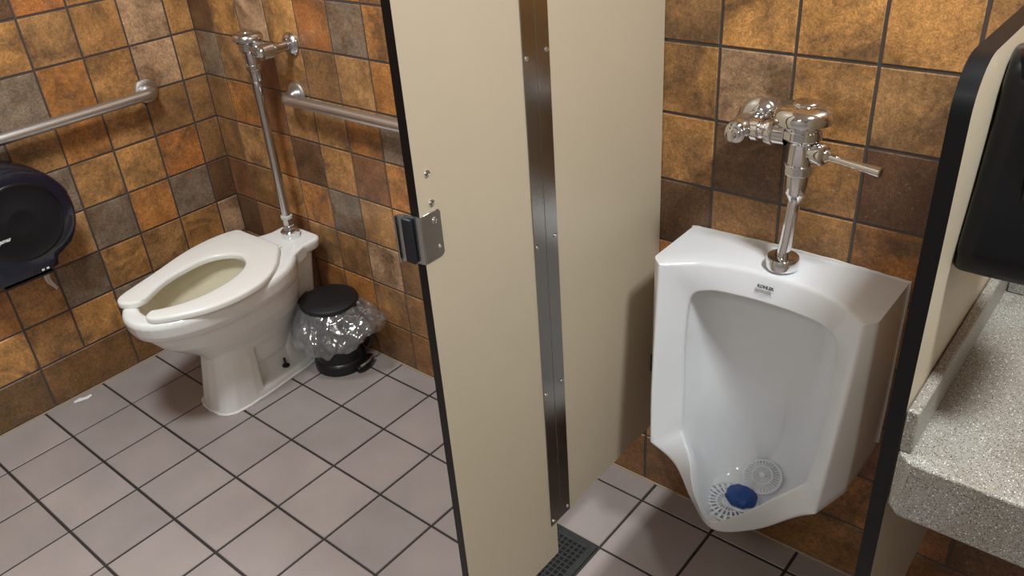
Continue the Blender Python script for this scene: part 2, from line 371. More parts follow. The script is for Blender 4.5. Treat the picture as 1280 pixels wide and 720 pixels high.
# the two ceiling lights themselves, plus a fixture for the added fill
for lp, lab in ((LAMP_A, 'square ceiling light above the speckled counter'), (LAMP_B, 'square ceiling light above the toilet stall'), (FILL_C, 'square fill light added behind the viewer, out of view')):
    o = thing('ceiling_light', (lp[0], lp[1], H), lab, 'light')
    bm = bmesh.new()
    for a in ((-.23, -.20, -.23, .23), (.20, .23, -.23, .23), (-.20, .20, -.23, -.20), (-.20, .20, .20, .23)): box(bm, lp[0] + a[0], lp[0] + a[1], lp[1] + a[2], lp[1] + a[3], H - .03, H)
    obj('light_frame', bm, PAINT, o, smooth=False)
    obj('diffuser', bx(lp[0] - .20, lp[0] + .20, lp[1] - .20, lp[1] + .20, H - .012, H - .005), LAMPM, o, smooth=False)

# ------------------------------------------------------------------ toilet partition
PX = 1.80; TH = .019
part = thing('toilet_partition', (PX - TH / 2, -.36, .12), 'beige partition panel with black edge between the toilet and the urinal', 'partition')
def panel(name, y0, y1, z0, z1, parent):
    bm = bmesh.new(); box(bm, PX - TH, PX, y0, y1, z0, z1)
    o = obj(name, bm, [PANEL, CORE], parent, smooth=False)
    for p in o.data.polygons: p.material_index = 0 if abs(p.normal.x) > .9 else 1
    return o
o = panel('pilaster', -.722, -.434, .12, 1.98, part)
o = panel('divider_panel', -.430, -.004, .222, 1.80, part)
for a, b, nm in ((-.456, -.4215, 'joint_strip'), (-.4205, -.385, 'joint_strip')):
    bm = bmesh.new(); box(bm, PX + .0002, PX + .0022, a, b, .222, 1.9); obj(nm, bm, STRIP, part, bevel=.0005, seg=1)
for z in (1.281, .934, .594, .236):
    screw((PX + .0022, -.448, z), (1, 0, 0), part)
    screw((PX + .0022, -.394, z + .002), (1, 0, 0), part)
for y, z in ((-.696, 1.170), (-.694, 1.121)): screw((PX, y, z), (1, 0, 0), part, r=.0062)
bm = bmesh.new(); lathe(bm, (PX - TH, -.700, 1.146), (-1, 0, 0), [(.013, 0), (.013, .004), (.009, .006), (.009, .012), (0, .012)], 6)
obj('latch_bolt_head', bm, CHR, part, smooth=False)
# wall bracket low on the divider
bk = obj('wall_bracket', bx(PX, PX + .003, -.034, -.003, .40, .45), BLKM, part, bevel=.001)
screw((PX + .003, -.022, .430), (1, 0, 0), bk, .006, STEEL)
# latch keeper: folded steel plate round the panel edge, with a rubber bumper
kz0, kz1 = 1.026, 1.108
def kp(pts, thick=.0018):
    return pts
bm = bmesh.new()
outl = [(-.680, kz0 + .008)] + [(-.688 + .008 * math.cos(a), kz0 + .008 - .008 * math.sin(a)) for a in (0.4, .8, 1.2, 1.57)] + [(-.722, kz0), (-.722, kz1)] + [(-.688 + .008 * math.sin(a), kz1 - .008 + .008 * math.cos(a)) for a in (0, .4, .8, 1.2, 1.57)]
extrude_poly(bm, outl, lambda p: (PX + .0004, p[0], p[1]), lambda p: (PX + .0024, p[0], p[1]))
kp_o = obj('latch_keeper', bm, STEEL, part, bevel=.0005, seg=1)
path = [(PX + .0014, -.7225), (PX - .001, -.7238), (PX - .006, -.7246), (PX - .020, -.7256), (PX - .032, -.7270), (PX - .037, -.7310), (PX - .039, -.7370), (PX - .0385, -.7400)]
bm = bmesh.new(); th = .0012
nrm = []
for i, p in enumerate(path):
    a = Vector(path[max(i - 1, 0)]); b = Vector(path[min(i + 1, len(path) - 1)]); d = (b - a).normalized(); nrm.append(Vector((-d.y, d.x)))
out = [tuple(Vector(p) + n * th) for p, n in zip(path, nrm)] + [tuple(Vector(p) - n * th) for p, n in reversed(list(zip(path, nrm)))]
extrude_poly(bm, out, lambda p: (p[0], p[1], kz0), lambda p: (p[0], p[1], kz1))
obj('keeper_lip', bm, STEEL, kp_o)
obj('rubber_bumper', bx(PX - .031, PX - .011, -.7345, -.7272, kz0 + .001, kz1 - .004), RUB, kp_o, bevel=.002, seg=3)
screw((PX + .0024, -.694, 1.092), (1, 0, 0), kp_o, .0058)
screw((PX + .0024, -.690, 1.045), (1, 0, 0), kp_o, .0035)

# ------------------------------------------------------------------ urinal screen
SX0, SX1 = 2.458, 2.480
scr = thing('urinal_screen', (2.469, -.27, .30), 'beige privacy screen with thick black edge between urinal and counter', 'partition')
out = [(-.002, .30), (-.528, .30)] + arc2(-.468, 1.314, .060, 180, 90, 8) + [(-.002, 1.374)]
bm = bmesh.new(); extrude_poly(bm, out, lambda p: (SX0, p[0], p[1]), lambda p: (SX1, p[0], p[1]))
o = obj('screen_panel', bm, [PANEL, CORE], scr, smooth=False)
for p in o.data.polygons: p.material_index = 0 if abs(p.normal.x) > .9 else 1
for f in o.data.polygons: f.use_smooth = abs(f.normal.x) < .9
o.data.set_sharp_from_angle(angle=math.radians(30))
for z in (.5, 1.15):
    obj('wall_bracket', bx(SX0 - .003, SX0 - .0004, -.035, -.003, z, z + .06), STEEL, scr, bevel=.0008, seg=1)

# ------------------------------------------------------------------ counter
ctr = thing('counter', (3.0, -.27, .755), 'grey speckled counter with raised side splash beside the screen', 'counter')
bm = bmesh.new()
out = [(2.4815, -.003), (2.4815, -.530), (2.499, -.547), (3.70, -.547), (3.70, -.003)]
extrude_poly(bm, out, lambda p: (p[0], p[1], .752), lambda p: (p[0], p[1], .850))
obj('countertop', bm, STONE, ctr, bevel=.004, seg=3)
obj('side_splash', bx(2.4812, 2.497, -.530, -.003, .8502, .920), STONE, ctr, bevel=.003)
obj('back_splash', bx(2.4975, 3.70, -.020, -.003, .8502, .920), STONE, ctr, bevel=.003)

# ------------------------------------------------------------------ soap dispenser on the screen
sd = thing('soap_dispenser', (2.481, -.37, 1.10), 'glossy black soap dispenser on the screen above the counter', 'dispenser')
def rr(x0, x1, y0, y1, r, n=4):
    o = []
    for cx, cy, a in ((x1 - r, y0 + r, -90), (x1 - r, y1 - r, 0), (x0 + r, y1 - r, 90), (x0 + r, y0 + r, 180)):
        o += arc2(cx, cy, r, a, a + 90, n)
    return o
bm = bmesh.new(); loops = []
for z, y0, y1, x1, r in ((1.108, -.440, -.305, 2.555, .012), (1.100, -.446, -.30, 2.56, .012), (1.096, -.452, -.295, 2.585, .014), (1.102, -.461, -.290, 2.592, .014), (1.13, -.460, -.288, 2.596, .014), (1.20, -.440, -.292, 2.600, .016), (1.28, -.424, -.298, 2.598, .018), (1.325, -.420, -.305, 2.585, .020), (1.345, -.408, -.318, 2.565, .02), (1.354, -.39, -.338, 2.54, .018)):
    loops.append([(x, y, z) for x, y in rr(2.4812, x1, y0, y1, r)])
loft(bm, loops); obj('housing', bm, SOAP, sd, angle=60)
bm = bmesh.new(); loops = []
for z, dx in ((1.20, .0), (1.205, .006), (1.29, .006), (1.325, -.01), (1.34, -.03)):
    loops.append([(x, y, z) for x, y in rr(2.53, 2.602 + dx, -.446 + max(0, -dx) * .8, -.285, .016)])
loft(bm, loops); obj('cover', bm, SOAP, sd, angle=60)
bm = bmesh.new(); lathe(bm, (2.556, -.4465, 1.275), (0, -1, 0), [(.010, 0), (.010, .002), (.0075, .003), (0, .003)], 20)
obj('cover_lock', bm, mat('grey_plastic', srgb(90, 105, 120), .3), sd)
obj('push_bar', bx(2.5565, 2.607, -.430, -.305, 1.118, 1.185), BLK, sd, bevel=.008, seg=3)

# ------------------------------------------------------------------ grab bars
def fil(p0, p1, p2, r, n=8):
    p0, p1, p2 = map(Vector, (p0, p1, p2)); a = p1 + (p0 - p1).normalized() * r; b = p1 + (p2 - p1).normalized() * r
    return [(a * (1 - t) ** 2 + p1 * 2 * t * (1 - t) + b * t * t) for t in [k / n for k in range(n + 1)]]
def grab_bar(e0, e1, nrm, z, label):
    """e0,e1: wall points of the ends; nrm: away from the wall"""
    n = Vector(nrm); a = Vector(e0); b = Vector(e1); off = n * .057
    o = thing('grab_bar', ((a + b) / 2), label, 'grab bar', 'steel grab bars in the toilet stall')
    bm = bmesh.new(); tube(bm, [a + n * .004] + fil(a, a + off, b + off, .035) + fil(a + off, b + off, b, .035) + [b + n * .004], .0175, 24)
    obj('rail', bm, BARM, o)
    for e in (a, b):
        bm = bmesh.new(); lathe(bm, e + n * .0026, n, [(.0, 0), (.038, 0), (.040, .003), (.038, .008), (.033, .011), (.019, .013), (.0, .013)], 32)
        f = obj('flange', bm, BARM, o)
    return o
grab_bar((.0, -.228, .912), (.0, -1.14, .912), (1, 0, 0), .912, 'horizontal steel grab bar on the left wall above the paper dispenser')
grab_bar((.512, 0, .910), (1.42, 0, .910), (0, -1, 0), .910, 'horizontal steel grab bar on the wall right of the toilet flush pipe')

# ------------------------------------------------------------------ toilet
toi = thing('toilet', (.44, -.33, 0), 'white floor-mounted toilet with open-front seat in the corner', 'toilet')
def cx(y): return .437 + (-y - .1) * .055
def egg(z, w_, yf, yb, n=48, e=2.2, flat=1.0):
    cy = yb + (yf - yb) * .42; o = []
    for k in range(n):
        a = 2 * PI * k / n; c, s = math.cos(a), math.sin(a)
        x = w_ * math.copysign(abs(c) ** (2 / e), c); l = (cy - yf) if s < 0 else (yb - cy)
        y = cy + l * math.copysign(abs(s) ** (2 / e), s)
        o.append((cx(y) + x, y, z))
    return o
bm = bmesh.new()
loft(bm, [egg(.10, .055, -.45, -.20), egg(.17, .075, -.49, -.17), egg(.215, .100, -.53, -.15), egg(.26, .130, -.585, -.13), egg(.30, .152, -.63, -.125), egg(.335, .162, -.656, -.12),
          egg(.362, .168, -.670, -.12), egg(.367, .180, -.688, -.12), egg(.385, .186, -.697, -.12), egg(.418, .188, -.702, -.12), egg(.430, .184, -.697, -.125), egg(.434, .175, -.688, -.135),
          egg(.434, .145, -.655, -.26), egg(.428, .138, -.648, -.265), egg(.40, .134, -.640, -.265), egg(.36, .128, -.625, -.27), egg(.31, .112, -.595, -.28), egg(.26, .085, -.55, -.30), egg(.22, .05, -.49, -.33), egg(.20, .02, -.44, -.37)])
# pedestal with a ridge, recess and base flange
def poly_sec(z, half): return [(cx(y) + x, y, z) for x, y in half] + [(cx(y) - x, y, z) for x, y in reversed(half)]
def ped(z, k, dy):
    h = [(.001, -.540 + dy), (.045, -.536 + dy), (.072, -.522 + dy), (.088, -.495 + dy), (.093, -.46 + dy * .7), (.094, -.42 + dy * .5), (.088, -.385 + dy * .3), (.045, -.355), (.040, -.30), (.042, -.20), (.045, -.12), (.001, -.10)]
    return poly_sec(z, [(x * k if x > .002 else x, y) for x, y in h])
loft(bm, [ped(0, 1, 0), ped(.03, .985, .004), ped(.10, .94, .018), ped(.17, .90, .032), ped(.24, .88, .045)])
fl_ = lambda z, d: poly_sec(z, [(.001, -.535 + d), (.05, -.53 + d), (.080, -.50 + d), (.092 - d, -.44), (.093 - d, -.34), (.086 - d, -.2), (.072 - d, -.10 - d), (.05, -.075 - d), (.001, -.07 - d)])
loft(bm, [fl_(0, 0), fl_(.016, 0), fl_(.024, .006), fl_(.026, .02)])
# rear column and shelf
loft(bm, [[(cx(y) + x, y, z) for x, y in rr(-w_, w_, y0, y1, .03)] for z, w_, y0, y1 in ((.0, .044, -.25, -.075), (.15, .048, -.25, -.072), (.25, .060, -.235, -.068), (.33, .072, -.235, -.064), (.42, .080, -.24, -.055))])
loft(bm, [[(cx(y) + x, y, z) for x, y in rr(-w_, w_, y0, y1, .028)] for z, w_, y0, y1 in ((.392, .078, -.245, -.040), (.400, .088, -.25, -.032), (.424, .092, -.25, -.028), (.432, .090, -.25, -.030), (.434, .086, -.25, -.034))])
# webs that spread the shelf out into the rim
for s in (-1, 1):
    pts = [(s * .088, -.10), (s * .120, -.19), (s * .158, -.27), (s * .152, -.30), (s * .06, -.245), (s * .03, -.10)]
    if s < 0: pts = pts[::-1]
    loft(bm, [[(cx(y) + x, y, z) for x, y in pts] for z in (.385, .433)])
# narrow body behind the pedestal
loft(bm, [[(cx(y) + x, y, z) for x, y in rr(-w_, w_, y0, y1, .02)] for z, w_, y0, y1 in ((.0, .040, -.38, -.09), (.10, .041, -.38, -.09), (.15, .046, -.37, -.09), (.19, .050, -.31, -.09), (.23, .056, -.255, -.09), (.30, .066, -.235, -.09))])
bowl = obj('bowl', bm, CER, toi)
rm = bowl.modifiers.new('remesh', 'REMESH'); rm.mode = 'VOXEL'; rm.voxel_size = .0036; rm.use_smooth_shade = True
sm = bowl.modifiers.new('smooth', 'CORRECTIVE_SMOOTH'); sm.smooth_type = 'LENGTH_WEIGHTED'; bowl.modifiers.remove(sm)
sm = bowl.modifiers.new('smooth', 'SMOOTH'); sm.factor = .5; sm.iterations = 6
# water in the bowl
bm = bmesh.new(); l = egg(.262, .084, -.548, -.302, 40); bm.faces.new([bm.verts.new(p) for p in l])
wm = mat('toilet_water', srgb(208, 204, 182), .05); obj('water', bm, wm, bowl)
# caulk bead round the foot
bm = bmesh.new(); l = [(x, y, .002) for x, y, z in poly_sec(0, [(.003, -.5425), (.046, -.5385), (.074, -.5245), (.090, -.497), (.096, -.45), (.096, -.34), (.089, -.2), (.075, -.10), (.052, -.072), (.003, -.068)])]
cp = [Vector(p) for p in l]; cp2 = []
for a, b in zip(cp, cp[1:] + cp[:1]):
    for k in range(6): cp2.append(a.lerp(b, k / 6) + Vector((rnd.uniform(-.001, .001), rnd.uniform(-.001, .001), 0)))
tube(bm, cp2 + [cp2[0]], .0045, 8); obj('caulk_bead', bm, CAULK, toi)
# seat: open-front ring
outer = [(.262, -.175), (.246, -.205), (.238, -.25), (.238, -.30), (.246, -.36), (.262, -.42), (.283, -.48), (.303, -.54), (.322, -.60), (.336, -.640), (.352, -.664), (.380, -.672), (.408, -.660), (.425, -.638)]
inner = [(.424, -.612), (.402, -.575), (.378, -.530), (.362, -.48), (.355, -.43), (.353, -.38), (.366, -.335), (.395, -.302), (.432, -.288), (.472, -.296), (.505, -.318), (.532, -.355), (.550, -.405), (.557, -.46), (.556, -.51), (.545, -.56), (.528, -.60), (.512, -.628)]
outer2 = [(.508, -.650), (.522, -.668), (.550, -.664), (.580, -.632), (.606, -.594), (.630, -.552), (.646, -.505), (.653, -.455), (.652, -.40), (.641, -.345), (.616, -.295), (.580, -.250), (.540, -.215), (.505, -.186), (.475, -.170)]
pl = outer + inner + outer2
def resamp(P, n):
    P = [Vector((x, y, 0)) for x, y in P]; P = catmull(P, 4); d = [0]
    for a, b in zip(P, P[1:]): d.append(d[-1] + (b - a).length)
    out = []; k = 0
    for i in range(n + 1):
        t_ = d[-1] * i / n
        while k < len(d) - 2 and d[k + 1] < t_: k += 1
        out.append(P[k].lerp(P[k + 1], (t_ - d[k]) / max(1e-9, d[k + 1] - d[k])))
    return out
back_edge = [(.300, -.1735), (.340, -.172), (.380, -.170), (.430, -.169)]
Oo = resamp(list(reversed(outer)) + back_edge + list(reversed(outer2)), 150)
Ii = resamp(inner, 150)
def sect(o, i_):
    d = (i_ - o); L_ = d.length; d.normalize(); r_ = min(.010, L_ * .45); q = []
    for f_, z in ((.0, .4348), (-.000, .440), (.0, .4455), (.15, .4490), (.45, .4515), (1, .4525)): q.append(o + d * (r_ * f_) + Vector((0, 0, z)))
    for f_ in (.35, .65): q.append(o + d * (r_ + (L_ - 2 * r_) * f_) + Vector((0, 0, .4527)))
    for f_, z in ((1, .4525), (.45, .4515), (.15, .4490), (0, .4455), (0, .440), (0, .4348)): q.append(i_ - d * (r_ * f_) + Vector((0, 0, z)))
    return q
bm = bmesh.new(); rs = [[bm.verts.new(p) for p in sect(o, i_)] for o, i_ in zip(Oo, Ii)]; m_ = len(rs[0])
for a, b in zip(rs, rs[1:]):
    for k in range(m_): bm.faces.new((a[k], a[(k + 1) % m_], b[(k + 1) % m_], b[k]))
bm.faces.new(rs[0][::-1]); bm.faces.new(rs[-1])
seat = obj('seat', bm, SEAT, toi, angle=60)
for xx in (.375, .47):
    bm = bmesh.new(); lathe(bm, (xx, -.168, .432), (0, 0, 1), [(.011, 0), (.011, .008), (.008, .010), (0, .010)], 18); obj('seat_hinge', bm, SEAT, seat)
# a black closet bolt standing on the flange
bm = bmesh.new(); lathe(bm, (.500, -.262, .0265), (0, 0, 1), [(0, 0), (.012, 0), (.013, .004), (.008, .008), (.0035, .010), (.0035, .026), (.0045, .027), (.0045, .032), (0, .032)], 16)
obj('closet_bolt', bm, BLKM, toi)

# ------------------------------------------------------------------ toilet flush valve
fv_ = thing('flush_valve', (.437, -.09, .434), 'worn chrome flush valve and tall pipe standing on the toilet', 'flush valve')
fx, fy = .437, -.090
bm = bmesh.new(); lathe(bm, (fx, fy, .4345), (0, 0, 1), [(0, 0), (.030, 0), (.031, .004), (.031, .022), (.027, .026), (.0, .026)], 32); obj('spud_flange', bm, CHR, fv_)
bm = bmesh.new(); lathe(bm, (fx, fy, .4605), (0, 0, 1), [(.021, 0), (.021, .018), (.018, .019), (.0175, .03), (.017, .045), (.0, .045)], 6); obj('spud_nut', bm, CHRW, fv_, smooth=False, bevel=.002)
bm = bmesh.new(); lathe(bm, (fx, fy, .503), (0, 0, 1), [(0, 0), (.019, 0), (.020, .004), (.019, .010), (.016, .012), (0, .012)], 20); obj('seal_ring', bm, mat('old_sealant', srgb(185, 190, 180), .8, bump=.8, bscale=300), fv_)
bm = bmesh.new(); lathe(bm, (fx, fy, .512), (0, 0, 1), [(.0145, 0), (.0145, .46)], 24); obj('flush_pipe', bm, CHRW, fv_)
def valve_body(x, y, z, k, m, parent, handle, hl=1):
    """z: top of the cap"""
    P = lambda l: [(r * k, -h * k) for r, h in l]
    bm = bmesh.new(); lathe(bm, (x, y, z), (0, 0, 1), P([(0, 0), (.020, 0), (.0225, .002), (.023, .0045), (.034, .006), (.045, .010), (.0515, .018), (.0535, .026), (.052, .034), (.047, .0385), (.036, .0395), (0, .0395)]), 40); obj('cap', bm, m, parent)
    bm = bmesh.new(); lathe(bm, (x, y, z - .0385 * k), (0, 0, 1), P([(0, 0), (.0355, 0), (.0355, .010), (.037, .011), (.037, .026), (.034, .030), (.026, .034), (.0235, .038), (.0235, .080), (.0, .080)]), 36); obj('body', bm, m, parent)
    bm = bmesh.new(); lathe(bm, (x, y, z - .1165 * k), (0, 0, 1), P([(0, 0), (.0265, 0), (.028, .002), (.028, .018), (.0265, .020), (0, .020)]), 10); obj('coupling_nut', bm, m, parent, bevel=.001)
    bm = bmesh.new(); lathe(bm, (x, y, z - .136 * k), (0, 0, 1), P([(0, 0), (.0215, 0), (.0215, .038), (.020, .041), (.013, .054), (.0125, .060), (0, .060)]), 32); obj('vacuum_breaker', bm, m, parent)
    # handle assembly
    hd = Vector(handle).normalized(); hz = z - .090 * k; hb = Vector((x, y, hz))
    bm = bmesh.new(); lathe(bm, hb, hd, [(r * k, h * k) for r, h in [(.013, .015), (.013, .026), (.019, .028), (.021, .034), (.021, .046), (.018, .050), (.013, .052), (0, .052)]], 24); nut = obj('handle_nut', bm, m, parent)
    bm = bmesh.new(); hd2 = (hd + Vector((0, 0, -.04))).normalized(); lathe(bm, hb + hd * .050 * k, hd2, [(r * k, h * k * hl) for r, h in [(0, 0), (.011, 0), (.012, .004), (.0070, .010), (.0064, .030), (.0074, .062), (.0088, .100), (.0090, .104), (.007, .1055), (0, .1055)]], 20); obj('handle', bm, m, nut)
valve_body(fx + .006, fy, 1.118, .86, CHRW, fv_, (-1, .35, 0), .45)
bm = bmesh.new(); lathe(bm, (fx, fy, .962), (0, 0, 1), [(.0175, 0), (.0175, .02), (.0, .02)], 10); obj('coupling_nut', bm, CHRW, fv_, bevel=.001)
bm = bmesh.new(); lathe(bm, (fx, fy, 1.066), (1, 0, 0), [(.017, .02), (.017, .040), (.024, .041), (.024, .058), (.019, .060), (.019, .075), (.0, .075)], 24); obj('tailpiece', bm, CHRW, fv_)
bm = bmesh.new(); lathe(bm, (fx + .094, fy - .028, 1.066), (0, 1, 0), [(0, 0), (.012, 0), (.014, .003), (.022, .006), (.023, .020), (.023, .042), (.017, .050), (.015, .07), (.014, .112), (.0, .112)], 28); lathe(bm, (fx + .07, fy, 1.066), (1, 0, 0), [(0, 0), (.019, 0), (.019, .024), (0, .024)], 20)
obj('control_stop', bm, CHRW, fv_)
bm = bmesh.new(); lathe(bm, (fx + .094, -.0026, 1.066), (0, -1, 0), [(0, 0), (.036, 0), (.036, .003), (.034, .007), (.026, .015), (.018, .020), (.0, .020)], 32); obj('wall_flange', bm, CHRW, fv_)

# ------------------------------------------------------------------ toilet paper dispenser
td = thing('paper_dispenser', (.0, -.765, .52), 'round smoked-black jumbo toilet paper dispenser on the left wall', 'dispenser')
cy_, cz_ = -.768, .685; rd = .165
out = arc2(cy_, cz_, rd, -38, 218, 36)
out = [(y, z) for y, z in out]
out += [(-.895, .565), (-.900, .522), (-.880, .512), (-.720, .512), (-.704, .524), (-.700, .545)] if False else []
side = arc2(cy_, cz_, rd, -42, 222, 40)
bot = [(cy_ - .120, .530), (cy_ - .115, .515), (cy_ + .045, .513), (cy_ + .062, .520), (cy_ + .068, .545)]
outl = side + bot
def ring(x, s):
    return [(x, cy_ + (y - cy_) * s, cz_ + (z - cz_) * s) for y, z in outl]
bm = bmesh.new(); loft(bm, [ring(.0028, .985), ring(.045, 1.0), ring(.10, 1.0), ring(.118, .985), ring(.130, .955), ring(.136, .91), ring(.137, .80)])
hs = obj('housing', bm, NAVY, td, angle=60)
bm = bmesh.new(); lathe(bm, (.1372, cy_ + .005, cz_ + .005), (1, 0, 0), [(.118, 0), (.116, .003), (.110, .004), (.100, .0035), (.046, .0015), (.040, .0), (.034, .0002), (0, .0002)], 48)
obj('window_disc', bm, mat('smoked_window', srgb(9, 11, 18), .3), td, angle=60)
bm = bmesh.new()
for k in range(24):
    a0 = math.radians(20 + k * 6.2); 
ringp = [(.128, cy_ + .1585 * math.cos(math.radians(a)), cz_ + .1585 * math.sin(math.radians(a))) for a in range(15, 172, 4)]
tube(bm, ringp, .003, 8); obj('seam_rib', bm, NAVY, td)
text('San Jamar', .015, Matrix.Translation((.1412, -.838, .654)) @ Matrix.Rotation(PI / 2, 4, 'Z') @ Matrix.Rotation(PI / 2, 4, 'X'), INKW, 'brand_lettering', td, align='CENTER', bold=.0004)
bm = bmesh.new()
for yy in (-.762, -.748): box(bm, .136, .1378, yy, yy + .008, .529, .534)
obj('lock_slots', bm, INKW, td, smooth=False)
bm = bmesh.new(); box(bm, .04, .128, cy_ - .10, cy_ + .04, .508, .514); obj('tear_bar', bm, BLKM, td, smooth=False)
# hanging tissue end
bm = bmesh.new(); rows = []
for i in range(11):
    f_ = i / 10; z = .53 - .125 * f_; wd = .034 * (1 - f_) + .004
    yc = -.735 + .022 * f_ + .006 * math.sin(f_ * 7)
    rows.append([bm.verts.new((.05 + .02 * math.sin(f_ * 3 + j * .8) * .5 - .015 * f_, yc + (j / 4 - .5) * 2 * wd * .6, z - .01 * math.sin(j * 1.7 + f_ * 5) * .5)) for j in range(5)])
for a, b in zip(rows, rows[1:]):
    for j in range(4): bm.faces.new((a[j], a[j + 1], b[j + 1], b[j]))
o = obj('tissue_end', bm, PAPER, td, angle=180); so = o.modifiers.new('s', 'SOLIDIFY'); so.thickness = .0012

# ------------------------------------------------------------------ pedal bin
BXc, BYc = .614, -.114
pb = thing('pedal_bin', (BXc, BYc, 0), 'small black pedal bin with plastic liner beside the toilet', 'bin')
bm = bmesh.new(); lathe(bm, (BXc, BYc, 0), (0, 0, 1), [(0, 0), (.086, 0), (.089, .004), (.089, .030), (.085, .036), (.080, .040), (.080, .235), (.084, .238), (.084, .246), (.078, .246), (.076, .10), (0, .10)], 48); obj('bin_body', bm, BLK, pb)
bm = bmesh.new(); lathe(bm, (BXc, BYc, .246), (0, 0, 1), [(0, 0), (.090, 0), (.096, .003), (.098, .008), (.096, .014), (.088, .019), (.062, .022), (0, .023)], 48); lid = obj('lid', bm, BLKM, pb)
hd = Vector((-.93, -.36, 0)).normalized(); pd_ = -hd
def orient_box(bm, c, d, l, w_, h):
    d = Vector(d).normalized(); s = Vector((-d.y, d.x, 0)); c = Vector(c); pts = []
    v = []
    for z in (-h / 2, h / 2):
        for a, b in ((-l, -w_), (l, -w_), (l, w_), (-l, w_)): v.append(bm.verts.new(c + d * a / 2 + s * b / 2 + Vector((0, 0, z))))
    for f in ((0, 3, 2, 1), (4, 5, 6, 7), (0, 1, 5, 4), (1, 2, 6, 5), (2, 3, 7, 6), (3, 0, 4, 7)): bm.faces.new([v[i] for i in f])
c0 = Vector((BXc, BYc, 0))
bm = bmesh.new(); orient_box(bm, c0 + hd * .092 + Vector((0, 0, .250)), hd, .030, .060, .022); obj('lid_hinge', bm, BLKM, lid, bevel=.007, seg=3)
bm = bmesh.new(); orient_box(bm, c0 + hd * .088 + Vector((0, 0, .13)), hd, .014, .040, .22); obj('hinge_rod_cover', bm, BLK, pb, bevel=.004)
bm = bmesh.new()
o_ = []
for a in range(-28, 29, 4):
    r_ = .105 + .012 * math.cos(math.radians(a * 3)); d_ = Matrix.Rotation(math.radians(a), 3, 'Z') @ pd_; o_.append(c0 + d_ * r_)
for a in range(28, -29, -8):
    d_ = Matrix.Rotation(math.radians(a), 3, 'Z') @ pd_; o_.append(c0 + d_ * .080)
extrude_poly(bm, [(p.x, p.y) for p in o_], lambda p: (p[0], p[1], .001), lambda p: (p[0], p[1], .022)); obj('pedal_housing', bm, BLK, pb, bevel=.004)
bm = bmesh.new(); tube(bm, [c0 + (Matrix.Rotation(math.radians(a), 3, 'Z') @ pd_) * .114 + Vector((0, 0, .032)) for a in range(-26, 15, 4)], .0048, 10); obj('pedal', bm, CHR, pb)
# carrying handle
bm = bmesh.new(); tube(bm, [c0 + (Matrix.Rotation(math.radians(a), 3, 'Z') @ pd_) * r_ + Vector((0, 0, z)) for a, r_, z in ((20, .084, .20), (22, .105, .17), (22, .118, .14), (20, .122, .105), (16, .108, .07), (14, .092, .055))], .005, 10); obj('bail_handle', bm, BLK, pb)
# liner skirt folded over the rim
rnd2 = random.Random(11)
bm = bmesh.new(); NA, NH = 120, 26; rows = []
from mathutils import noise
for i in range(NH + 1):
    f_ = i / NH; row = []
    for k in range(NA):
        a = 2 * PI * k / NA; dirv = Vector((math.cos(a), math.sin(a), 0))
        nz = noise.noise(Vector((dirv.x * 2.2, dirv.y * 2.2, 3.1))); nz2 = noise.noise(Vector((dirv.x * 6, dirv.y * 6, f_ * 2.5))); nz3 = noise.noise(Vector((dirv.x * 14, dirv.y * 14, f_ * 7 + 4)))
        lobe = max(0, math.cos(a - math.radians(8))) ** 5 * .052            # the big loose corner towards the wall side
        flare = .024 + .048 * math.sin(min(1, f_ * 1.25) * PI * .62) + lobe * math.sin(f_ * PI * .60)
        length = .125 + .035 * nz + (.010 * math.cos(a + 1.0)) - .045 * max(0, math.cos(a - math.radians(10))) ** 4
        r_ = .083 + flare * (f_ ** .45 if f_ > 0 else 0) + nz2 * .018 * f_ ** .6 + nz3 * .008 * min(1, f_ * 3) - .012 * max(0, f_ - .8) * 5
        z = .250 - length * f_ + nz3 * .006 * f_ + (.018 * lobe / .052) * f_
        p = c0 + dirv * r_; p.z = max(.035, z)
        if p.y > -.010: p.y = -.010 + (p.y + .010) * .05
        if p.x < .50 and p.z < .2: p.x = .50 + (p.x - .50) * .25
        row.append(bm.verts.new(p))
    rows.append(row)
for a, b in zip(rows, rows[1:]):
    for k in range(NA): bm.faces.new((a[k], a[(k + 1) % NA], b[(k + 1) % NA], b[k]))
liner = obj('liner', bm, FILM, pb, angle=180)
tx = bpy.data.textures.new('crinkle', 'VORONOI'); tx.noise_scale = .035; tx.distance_metric = 'DISTANCE'
s_ = liner.modifiers.new('sub', 'SUBSURF'); s_.levels = 1; s_.render_levels = 1
d_ = liner.modifiers.new('d', 'DISPLACE'); d_.texture = tx; d_.strength = .016; d_.mid_level = .3; d_.texture_coords = 'GLOBAL'

